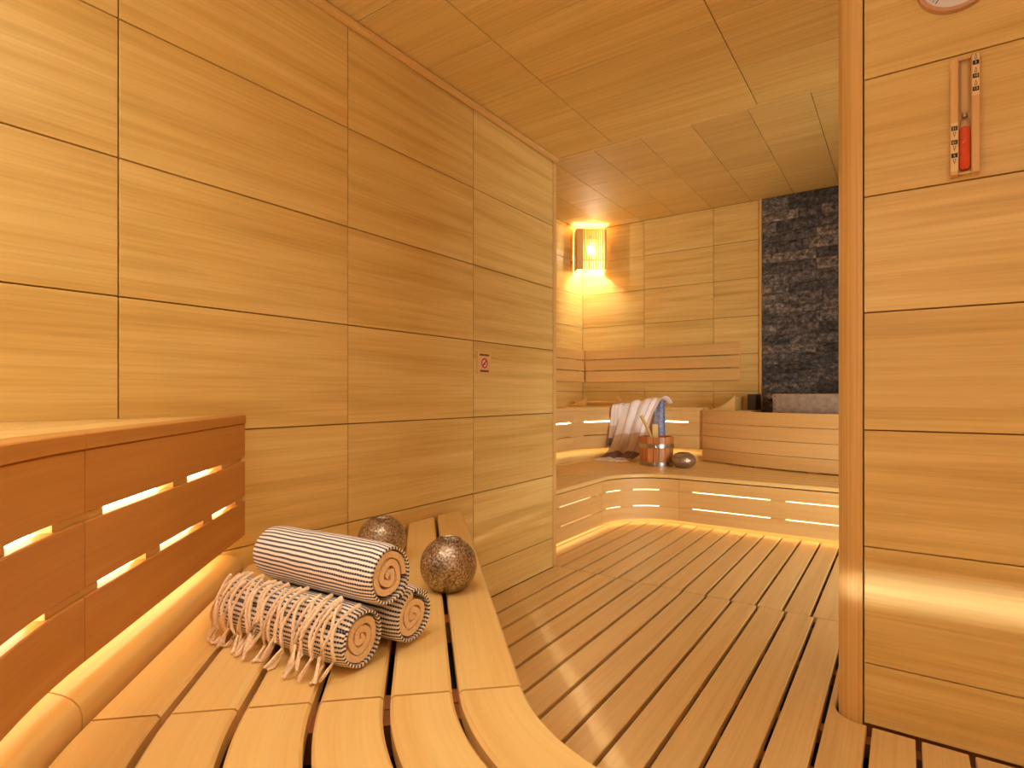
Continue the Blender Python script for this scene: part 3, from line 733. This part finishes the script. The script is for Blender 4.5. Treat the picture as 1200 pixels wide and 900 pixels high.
M['cord'] = noisy('cream_cord', srgb(236, 206, 166), srgb(253, 234, 206), 260, 0.9, 0, 0.6)
def roll(ctr, direction, Ln, r, label, seed, start=200):
    """rolled towel: spiral core (cream) and striped outer wrap; ctr is the middle of the axis"""
    rnd = random.Random(seed); c = Vector(ctr); ax = Vector(direction).normalized(); side = Vector((0, 0, 1)).cross(ax).normalized(); up = Vector((0, 0, 1))
    e = empty('rolled_towel', (c.x, c.y, c.z-r), label, 'towel', 'rolled towels on the bench')
    ph = [rnd.uniform(0, 6.28) for _ in range(6)]
    def rad(f): return 1.0-0.10*max(0, abs(2*f-1)-.80)**1.4*8 + .012*math.sin(9*f+ph[0])
    def lump(a, f): return 1+.022*math.sin(2*a+ph[1]+2*f)+.015*math.sin(3*a+ph[2]-3*f)+.012*math.sin(5*a+ph[3])
    def pt(a, rr, f, g=1.0):
        q = c+ax*((f-.5)*Ln)+(side*math.cos(a)+up*math.sin(a))*(rr*rad(f)*lump(a, f)*g)
        if q.z < c.z-r*.985: q.z = c.z-r*.985
        return q
    def shell(name, turns, r_out, r_in_end, th, mat, na, nf, f0, f1, wob, uvs=True, a_start=None):
        bm = bmesh.new(); uv = bm.loops.layers.uv.new('UVMap')
        a0 = R(start) if a_start is None else a_start
        outer = []; inner = []; s_acc = [0]
        for i in range(na+1):
            f_ = i/na; a = a0+turns*2*math.pi*f_
            rr = r_out+(r_in_end-r_out)*f_
            if i: s_acc.append(s_acc[-1]+rr*turns*2*math.pi/na)
            wv = 1+wob*math.sin(3.3*a+ph[4])*f_
            outer.append([bm.verts.new(pt(a, rr*wv, f0+(f1-f0)*j/nf)) for j in range(nf+1)])
            inner.append([bm.verts.new(pt(a, max(.001, rr*wv-th), f0+(f1-f0)*j/nf)) for j in range(nf+1)])
        def quad(p, us):
            try: fc = bm.faces.new(p)
            except ValueError: return
            for l, u in zip(fc.loops, us): l[uv].uv = u
        for i in range(na):
            for j in range(nf):
                u0, u1 = (f0+(f1-f0)*j/nf)*Ln, (f0+(f1-f0)*(j+1)/nf)*Ln
                quad((outer[i][j], outer[i+1][j], outer[i+1][j+1], outer[i][j+1]), ((u0, s_acc[i]), (u0, s_acc[i+1]), (u1, s_acc[i+1]), (u1, s_acc[i])))
                quad((inner[i][j], inner[i][j+1], inner[i+1][j+1], inner[i+1][j]), ((u0, s_acc[i]), (u1, s_acc[i]), (u1, s_acc[i+1]), (u0, s_acc[i+1])))
            for j in (0, nf):
                quad((outer[i][j], inner[i][j], inner[i+1][j], outer[i+1][j]), ((0, s_acc[i]), (0.002, s_acc[i]), (0.002, s_acc[i+1]), (0, s_acc[i+1])))
        for i in (0, na):
            for j in range(nf): quad((outer[i][j], outer[i][j+1], inner[i][j+1], inner[i][j]), ((0, 0), (0, 0), (0, 0), (0, 0)))
        return link(name, finish(bm, name, mat, 60), e, Matrix.Identity(4))
    wrap = shell('outer_wrap', 1.12, r, r-.0075, .0055, M['stripe'], 60, 26, 0, 1, 0)
    shell('rolled_core', 2.7, r-.0085, .006, .0128, M['terry'], 130, 6, .012, .988, .10, a_start=R(start+50))
    return wrap, pt
DX = Vector((-0.995, -0.06, 0)).normalized()
r1 = .058
def mid(px, py, Ln): return (px+DX.x*Ln/2, py+DX.y*Ln/2)
m1 = mid(-.818, .703, .37); m2 = mid(-.815, .834, .37); m3 = mid(-.806, .760, .345)
e1, pt1 = roll((m1[0], m1[1], ZS+r1), -DX, .37, r1, 'rolled striped towel with cream tassels at the front of the stack', 3, 150)
e2, pt2 = roll((m2[0], m2[1], ZS+.058), -DX, .37, .058, 'rolled striped towel at the back, under the top one and nearest the floor', 5, 40)
e3, pt3 = roll((m3[0], m3[1], ZS+.058+.100), -DX, .345, .062, 'rolled striped towel lying on top of the other two', 9, 300)
# tassels over the front roll: the camera side of this roll is -y
def tassel(parent, f, rnd, a0, a1, ln_extra):
    pts = []; n = 11
    w1 = rnd.uniform(-.012, .012); w2 = rnd.uniform(0, 6.28)
    for i in range(n):
        s = i/(n-1); a = a0+(a1-a0)*s
        ff = min(.995, max(.005, f+w1*s+.016*math.sin(5.5*s+w2)))
        p = pt1(a, r1+.0045+.004*abs(math.sin(4*s+w2))+.010*s*s, ff)
        pts.append(p)
    # loose end lies on the seat
    d = Vector((DX.y, -DX.x, 0)); d = d if d.y < 0 else -d
    e_ = pts[-1]
    for i in range(1, 4):
        q = e_+d*(.008*i*ln_extra)+DX*(.006*i*math.sin(w2))
        q.z = max(ZS+.0045, e_.z-.011*i); pts.append(q)
    for p in pts: p.z = max(p.z, ZS+.0045)
    rr = [.0032]*len(pts); rr[-1] = .0028; rr[0] = .0045; rr[-2] = .0040
    return tube('tassel', pts, .0032, M['cord'], parent, 6, rr)
rnd = random.Random(21)
side1 = Vector((0, 0, 1)).cross(-DX).normalized()
sgn = 1 if side1.y < 0 else -1            # angle 0 looks to +side
for i in range(30):
    f = .02+.96*i/29+rnd.uniform(-.014, .014)
    f = min(.985, max(.015, f))
    if sgn > 0: a0, a1 = R(rnd.uniform(62, 88)), R(rnd.uniform(-30, -5))
    else: a0, a1 = R(rnd.uniform(92, 118)), R(rnd.uniform(185, 210))
    tassel(e1, f, rnd, a0, a1, rnd.uniform(.4, 1.3))

# ================================================================== SIGN, TIMER, THERMOMETER
M['signplate'] = plain('sign_plate', srgb(226, 186, 122), 0.5)
M['red'] = plain('red_print', srgb(190, 40, 38), 0.5); M['pale'] = plain('pale_print', srgb(240, 210, 180), 0.5); M['brownp'] = plain('brown_print', srgb(92, 44, 20), 0.6)
sg = empty('warning_sign', (XL, 2.085, 1.05), 'small wall sign with a red prohibition symbol on left wall', 'sign')
sx = XL+.0005
plt = board('plate', (sx, 2.034, 1.048), (sx+.005, 2.136, 1.148), 'y', 'x', M['signplate'], sg, .001)
def disc(name, c, r0, r1, axis, thick, mat, parent, seg=32):
    """flat ring (r0 may be 0) facing along axis"""
    bm = bmesh.new(); ax = Vector(axis); a = ax.orthogonal().normalized(); b_ = ax.cross(a)
    c = Vector(c)
    def ring(r, h): return [bm.verts.new(c+ax*h+(a*math.cos(2*math.pi*i/seg)+b_*math.sin(2*math.pi*i/seg))*r) for i in range(seg)]
    o0, o1 = ring(r1, 0), ring(r1, thick)
    if r0 > 0:
        i0, i1 = ring(r0, 0), ring(r0, thick)
        for k in range(seg):
            j = (k+1) % seg
            bm.faces.new((o0[k], o0[j], o1[j], o1[k])); bm.faces.new((i0[k], i1[k], i1[j], i0[j])); bm.faces.new((o1[k], o1[j], i1[j], i1[k])); bm.faces.new((o0[k], i0[k], i0[j], o0[j]))
    else:
        bm.faces.new(o0); bm.faces.new(o1)
        for k in range(seg): bm.faces.new((o0[k], o0[(k+1) % seg], o1[(k+1) % seg], o1[k]))
    return link(name, finish(bm, name, mat, 30), parent, Matrix.Identity(4))
disc('symbol_disc', (sx+.005, 2.085, 1.098), 0, .022, (1, 0, 0), .0006, M['pale'], plt)
disc('symbol_ring', (sx+.0056, 2.085, 1.098), .0165, .0235, (1, 0, 0), .0006, M['red'], plt)
sl = board_mesh(.040, .007, .0008, M['red'], 0)
link('symbol_slash', sl, plt, Matrix.Translation((sx+.0061, 2.085, 1.098)) @ Matrix.Rotation(R(45), 4, 'X') @ Matrix((Vector((0, 1, 0)), Vector((0, 0, 1)), Vector((1, 0, 0)))).transposed().to_4x4())
board('symbol_mark', (sx+.0057, 2.077, 1.090), (sx+.0060, 2.092, 1.100), 'y', 'x', M['red'], plt, 0)
for zc, wd in ((1.136, .036), (1.062, .032)):
    y = 2.085-wd
    rn = random.Random(int(zc*1000))
    while y < 2.085+wd-.002:
        l_ = rn.uniform(.003, .007); board('lettering', (sx+.005, y, zc-.0045), (sx+.0056, min(y+l_, 2.085+wd), zc+.0045), 'y', 'x', M['brownp'], plt, 0); y += l_+.0016
def text(name, s, loc, size, mat, parent, normal='-y', rot=0, ext=.0003):
    cu = bpy.data.curves.new(name, 'FONT'); cu.body = s; cu.size = size; cu.align_x = 'CENTER'; cu.align_y = 'CENTER'; cu.extrude = ext
    t = bpy.data.objects.new('tmp', cu); COL.objects.link(t)
    me = bpy.data.meshes.new_from_object(t.evaluated_get(bpy.context.evaluated_depsgraph_get()))
    bpy.data.objects.remove(t)
    me.materials.clear(); me.materials.append(mat)
    mw = Matrix.Translation(loc) @ Matrix.Rotation(R(90), 4, 'X') @ Matrix.Rotation(R(rot), 4, 'Z')
    return link(name, me, parent, mw)
M['tw'] = wood('timer_wood', srgb(232, 190, 122), srgb(220, 172, 100), srgb(238, 200, 138), .4, .6, .2)
M['twp'] = plain('timer_label', srgb(236, 206, 150), .5)
M['sand'] = noisy('orange_sand', srgb(222, 66, 22), srgb(240, 84, 34), 500, .8)
st = empty('sand_timer', (.130, YW3, 1.535), 'wooden sand timer with orange sand on the partition wall', 'sand timer')
ty = YW3-.0005
tx0, tx1, tz0, tz1 = .100, .163, 1.537, 1.850
board('back_board', (tx0, ty-.006, tz0), (tx1, ty, tz1), 'z', 'y', M['tw'], st, .001)
board('side_rail', (tx0, ty-.026, tz0), (tx0+.0185, ty-.006, tz1), 'z', 'y', M['tw'], st, .0025)
board('side_rail', (tx1-.0185, ty-.026, tz0), (tx1, ty-.006, tz1), 'z', 'y', M['tw'], st, .0025)
tcx = (tx0+tx1)/2; tcy = ty-.017; tcz = (tz0+tz1)/2
for z0, z1 in ((tz0+.001, tz0+.008), (tz1-.008, tz1-.001)): board('end_block', (tx0+.0185, ty-.02, z0), (tx1-.0185, ty-.006, z1), 'x', 'y', M['tw'], st, .001)
gp = [(0, -.146), (.007, -.145), (.0115, -.139), (.0125, -.13), (.0125, -.022), (.010, -.010), (.004, -.003), (.0022, 0), (.004, .003), (.010, .010), (.0125, .022), (.0125, .13), (.0115, .139), (.007, .145), (0, .146)]
m, nt, b = newmat('timer_glass'); tr = nd(nt, 'ShaderNodeBsdfTransparent'); gl = nd(nt, 'ShaderNodeBsdfGlossy'); gl.inputs['Roughness'].default_value = .05
lwt = nd(nt, 'ShaderNodeLayerWeight'); lwt.inputs[0].default_value = .25; mx = nd(nt, 'ShaderNodeMixShader')
nt.links.new(lwt.outputs['Facing'], mx.inputs[0]); nt.links.new(tr.outputs[0], mx.inputs[1]); nt.links.new(gl.outputs[0], mx.inputs[2]); nt.links.new(mx.outputs[0], nt.nodes['Material Output'].inputs[0])
M['tglass'] = m
gt = lathe('glass_tube', gp, (tcx, tcy, tcz), M['tglass'], st, 20)
lathe('sand', [(0, -.144), (.0068, -.143), (.0108, -.137), (.0117, -.13), (.0117, -.034), (.006, -.030), (0, -.028)], (tcx, tcy, tcz), M['sand'], gt, 20)
lathe('waist_ring', [(.0035, -.006), (.0062, -.004), (.0062, .004), (.0035, .006)], (tcx, tcy, tcz), M['steel'], st, 16, close=True)
# scales: right rail at the top, left rail at the bottom (upside down)
def tri(name, c, w_, h_, mat, flip, par):
    bm = bmesh.new(); s = -1 if flip else 1
    a = bm.verts.new((c[0]-w_/2, c[1], c[2]-s*h_/2)); b_ = bm.verts.new((c[0]+w_/2, c[1], c[2]-s*h_/2)); d_ = bm.verts.new((c[0], c[1], c[2]+s*h_/2))
    e_ = [bm.verts.new((v.co.x, v.co.y-.0004, v.co.z)) for v in (a, b_, d_)]
    bm.faces.new((a, b_, d_)); bm.faces.new(e_)
    for i in range(3):
        p = (a, b_, d_); bm.faces.new((p[i], p[(i+1) % 3], e_[(i+1) % 3], e_[i]))
    return link(name, finish(bm, name, mat), par, Matrix.Identity(4))
rx = tx1-.0093; lx_ = tx0+.0093; fy = ty-.0262
for side, zs, lab, fl_ in ((rx, (1.824, 1.789, 1.755), ('5', '10', '15'), False), (lx_, (1.662, 1.625, 1.590), ('15', '10', '5'), True)):
    zlo, zhi = (1.738, 1.846) if not fl_ else (1.548, 1.677)
    slb = board('scale_label', (side-.0075, fy, zlo), (side+.0075, fy+.0004, zhi), 'z', 'y', M['twp'], st, 0)
    for zc, tx_ in zip(zs, lab):
        board('scale_box', (side-.0065, fy-.0004, zc-.0058), (side+.0065, fy, zc+.0058), 'x', 'y', M['black'], slb, 0)
        text('numeral', tx_, (side, fy-.0006, zc), .0095, M['twp'], slb, rot=180 if fl_ else 0)
        tri('arrow', (side, fy-.0001, zc+(.0165 if not fl_ else -.0165)), .007, .014, M['brownp'], fl_, slb)
        tri('arrow', (side, fy-.0006, zc+(.0150 if not fl_ else -.0150)), .0042, .0085, M['twp'], fl_, slb)
# thermometer
th = empty('thermometer', (.116, YW3, 1.99), 'round dial thermometer above the sand timer', 'thermometer')
tc_ = (.116, ty, 2.072)
M['dial'] = plain('dial_white', srgb(228, 222, 214), .5)
M['rim'] = plain('dial_rim', srgb(206, 160, 116), .35)
disc('case', tc_, 0, .090, (0, -1, 0), .014, M['rim'], th, 48)
disc('rim', (tc_[0], tc_[1]-.014, tc_[2]), .080, .090, (0, -1, 0), .005, M['rim'], th, 48)
dial = disc('dial', (tc_[0], tc_[1]-.014, tc_[2]), 0, .080, (0, -1, 0), .001, M['dial'], th, 48)
for i in range(41):
    a = R(-140+i*7); big = i % 5 == 0
    mw = Matrix.Translation((tc_[0], ty-.0152, tc_[2])) @ Matrix.Rotation(a, 4, 'Y') @ Matrix.Translation((0, 0, .070 if not big else .068))
    link('tick_mark', board_mesh(.0014 if not big else .0022, .0004, .006 if not big else .010, M['black'], 0), dial, mw)
for i, s in enumerate(('0', '20', '40', '60', '80', '100', '120')):
    a = R(-140+i*46.6); text('numeral', s, (tc_[0]+.054*math.sin(a), ty-.0154, tc_[2]+.054*math.cos(a)), .014, M['black'], dial)
text('unit_mark', '\u00b0C', (tc_[0], ty-.0154, tc_[2]-.036), .014, M['black'], dial)
mw = Matrix.Translation((tc_[0], ty-.017, tc_[2])) @ Matrix.Rotation(R(-50), 4, 'Y') @ Matrix.Translation((0, 0, .024))
link('needle', board_mesh(.003, .0008, .064, M['red'], 0), dial, mw)

# ================================================================== PAIL, LADLE, DRAPED TOWEL
M['pailwood'] = wood('pail_wood', srgb(206, 130, 66), srgb(178, 100, 44), srgb(222, 156, 92), .4, .9, .4, .6, 30, .25)
pcx, pcy = -1.690, 4.545
pl = empty('pail', (pcx, pcy, ZL), 'small wooden stave pail with two steel hoops on the low bench', 'pail')
PH = .235; rb, rt_ = .132, .142
NS = 18
for i in range(NS):
    a = i*360/NS
    lathe('stave', [(rb-.014, .004), (rb, .001), (rt_, PH), (rt_-.014, PH)], (pcx, pcy, ZL), M['pailwood'], pl, 2, 20, a+.7, a+360/NS-.7, True)
for z in (.018, .165):
    rr = rb+(rt_-rb)*z/PH+.0005
    lathe('hoop', [(rr, z-.016), (rr+.003, z-.016), (rr+.004, z+.016), (rr+.001, z+.016)], (pcx, pcy, ZL), M['steel'], pl, 36, 30, close=True)
lathe('bottom', [(0, .02), (rb-.014, .02), (rb-.014, .03), (0, .03)], (pcx, pcy, ZL), M['pailwood'], pl, 24)
for s in (-1, 1):
    mw = Matrix.Translation((pcx+s*.0-.055*s, pcy+.10*s, ZL+PH+.045))
    mw = Matrix.Translation((pcx-.05*s, pcy+.108*s, ZL+PH+.03)) @ Matrix.Rotation(math.atan2(.108*s, -.05*s), 4, 'Z') @ Matrix.Rotation(R(90), 4, 'Y') 
    if s > 0: link('handle_ear', board_mesh(.13, .05, .014, M['bench'], .004), pl, mw)
ld = empty('ladle', (pcx, pcy, ZL+.03), 'wooden ladle leaning out of the pail', 'ladle')
tube('handle', [(pcx+.04, pcy-.02, ZL+.06), (pcx-.03, pcy+.0, ZL+.20), (pcx-.10, pcy+.02, ZL+.33), (pcx-.145, pcy+.035, ZL+.40)], .011, M['bench'], ld, 8, [.009, .010, .0125, .014])
lathe('bowl', [(0, 0), (.03, .004), (.042, .02), (.045, .04), (.041, .04), (.037, .02), (.02, .010), (0, .008)], (pcx+.045, pcy-.022, ZL+.032), M['bench'], ld, 20)

def drape_mat():
    m, nt, b = newmat('draped_cloth'); L = nt.links.new
    tc = nd(nt, 'ShaderNodeTexCoord'); sp = nd(nt, 'ShaderNodeSeparateXYZ'); L(tc.outputs['UV'], sp.inputs[0])
    r = ramp(nt, [(0.0, srgb(252, 246, 240)), (0.58, srgb(248, 238, 228)), (0.585, srgb(222, 196, 166)), (0.79, srgb(216, 188, 156)), (0.795, srgb(128, 100, 82)), (0.97, srgb(122, 96, 80)), (0.975, srgb(226, 208, 196))], 'LINEAR')
    L(sp.outputs[1], r.inputs[0])
    # thin lengthwise stripes
    n = nd(nt, 'ShaderNodeMath', operation='MULTIPLY'); n.inputs[1].default_value = 4.0; L(sp.outputs[0], n.inputs[0])
    f = nd(nt, 'ShaderNodeMath', operation='FRACT'); L(n.outputs[0], f.inputs[0])
    l = nd(nt, 'ShaderNodeMath', operation='LESS_THAN'); L(f.outputs[0], l.inputs[0]); l.inputs[1].default_value = .10
    fm = nd(nt, 'ShaderNodeMath', operation='MULTIPLY'); L(l.outputs[0], fm.inputs[0]); fm.inputs[1].default_value = .6
    c = mixrgb(nt, r.outputs[0], srgb(176, 138, 122), fm.outputs[0]); L(c, b.inputs['Base Color'])
    b.inputs['Roughness'].default_value = .9
    ns = nd(nt, 'ShaderNodeTexNoise'); ns.inputs['Scale'].default_value = 300; L(tc.outputs['Object'], ns.inputs['Vector'])
    bp = nd(nt, 'ShaderNodeBump'); bp.inputs['Strength'].default_value = .3; bp.inputs['Distance'].default_value = .002; L(ns.outputs['Fac'], bp.inputs['Height']); L(bp.outputs[0], b.inputs['Normal'])
    return m
M['drape'] = drape_mat()
M['blue'] = noisy('blue_grey_cloth', srgb(120, 132, 168), srgb(176, 182, 204), 60, .9)
tw = empty('draped_towel', (-2.05, 4.75, ZL), 'pale striped towel hanging over the upper bench behind the pail', 'towel')
def lerp(a, b, t): return a+(b-a)*t
def cloth(name, left, right, amp, nf, mat, nu=30, nv=44, ph=0.0, twist=0.0):
    """left/right: polylines of 3d points along the length; folds across the width"""
    def samp(pl, v):
        x = v*(len(pl)-1); i = min(int(x), len(pl)-2); t = x-i
        p0 = Vector(pl[max(i-1, 0)]); p1 = Vector(pl[i]); p2 = Vector(pl[i+1]); p3 = Vector(pl[min(i+2, len(pl)-1)])
        return .5*((2*p1)+(p2-p0)*t+(2*p0-5*p1+4*p2-p3)*t*t+(3*p1-p0-3*p2+p3)*t**3)
    bm = bmesh.new(); uv = bm.loops.layers.uv.new('UVMap'); gr = []
    for j in range(nv+1):
        v = j/nv; A = samp(left, v); B_ = samp(right, v); A2 = samp(left, min(1, v+.01)); 
        dl = (samp(left, min(1, v+.02))-samp(left, max(0, v-.02))); nrm = (B_-A).cross(dl).normalized()
        row = []
        for i in range(nu+1):
            u = i/nu; p = A.lerp(B_, u)
            k = amp*(math.sin(2*math.pi*nf*u+ph+twist*v)+.45*math.sin(2*math.pi*nf*1.7*u+1.3+ph))*(.5+.5*min(1, v*2.2))*(1-.75*max(0, (v-.78)/.22))
            p = p+nrm*k
            row.append(bm.verts.new(p))
        gr.append(row)
    for j in range(nv):
        for i in range(nu):
            f = bm.faces.new((gr[j][i], gr[j][i+1], gr[j+1][i+1], gr[j+1][i]))
            for l, q in zip(f.loops, ((i, j), (i+1, j), (i+1, j+1), (i, j+1))): l[uv].uv = (q[0]/nu, q[1]/nv)
    me = finish(bm, name, mat, 80); o = link(name, me, tw, Matrix.Identity(4))
    md = o.modifiers.new('thickness', 'SOLIDIFY'); md.thickness = .006; md.offset = 1
    return o
zt = ZI
def rY(x): return UY if x > UX+UR else UY-UR+math.sqrt(max(0, UR*UR-(x-UX-UR)**2))
def pts_(l): return [(x, rY(x)+dy, z) for x, dy, z in l]
cloth('cloth', pts_([(-2.11, .27, zt+.016), (-2.12, .12, zt+.022), (-2.13, -.025, zt+.022), (-2.14, -.050, zt-.10), (-2.16, -.075, zt-.24), (-2.18, -.11, zt-.36), (-2.20, -.17, ZL+.044), (-2.21, -.25, ZL+.024)]),
      pts_([(-1.80, .25, zt+.03), (-1.79, .10, zt+.085), (-1.80, -.045, zt+.075), (-1.86, -.09, zt-.06), (-1.89, -.13, zt-.21), (-1.90, -.19, zt-.34), (-1.90, -.29, ZL+.044), (-1.94, -.40, ZL+.024)]), .014, 2.6, M['drape'])
cloth('cloth_tail', pts_([(-1.87, .02, zt+.05), (-1.86, -.050, zt-.02), (-1.86, -.065, zt-.12), (-1.86, -.07, zt-.22), (-1.85, -.07, zt-.30)]),
      pts_([(-1.79, .02, zt+.06), (-1.775, -.050, zt-.02), (-1.765, -.065, zt-.12), (-1.76, -.07, zt-.22), (-1.76, -.07, zt-.30)]), .008, 1.6, M['blue'], 16, 20)
cloth('cloth_fold', pts_([(-2.18, .16, zt+.014), (-2.19, -.018, zt+.018), (-2.20, -.03, zt-.12), (-2.21, -.035, zt-.26), (-2.22, -.04, zt-.36)]),
      pts_([(-2.09, .16, zt+.016), (-2.10, -.018, zt+.020), (-2.11, -.03, zt-.12), (-2.12, -.035, zt-.26), (-2.13, -.04, zt-.36)]), .006, 1.5, M['drape'], 12, 20)
rnd = random.Random(4)
for i in range(16):
    u = i/15; x0_ = lerp(-2.21, -1.94, u); y0_ = lerp(rY(-2.21)-.25, rY(-1.94)-.40, u)
    x1_ = x0_-rnd.uniform(.01, .04); y1_ = y0_-rnd.uniform(.03, .055)
    tube('tassel', [(x0_, y0_+.01, ZL+.016), (x0_-.004, y0_-.012, ZL+.010), ((x0_+x1_)/2, (y0_+y1_)/2, ZL+.0065), (x1_, y1_, ZL+.006)], .005, M['cord'], tw, 5)
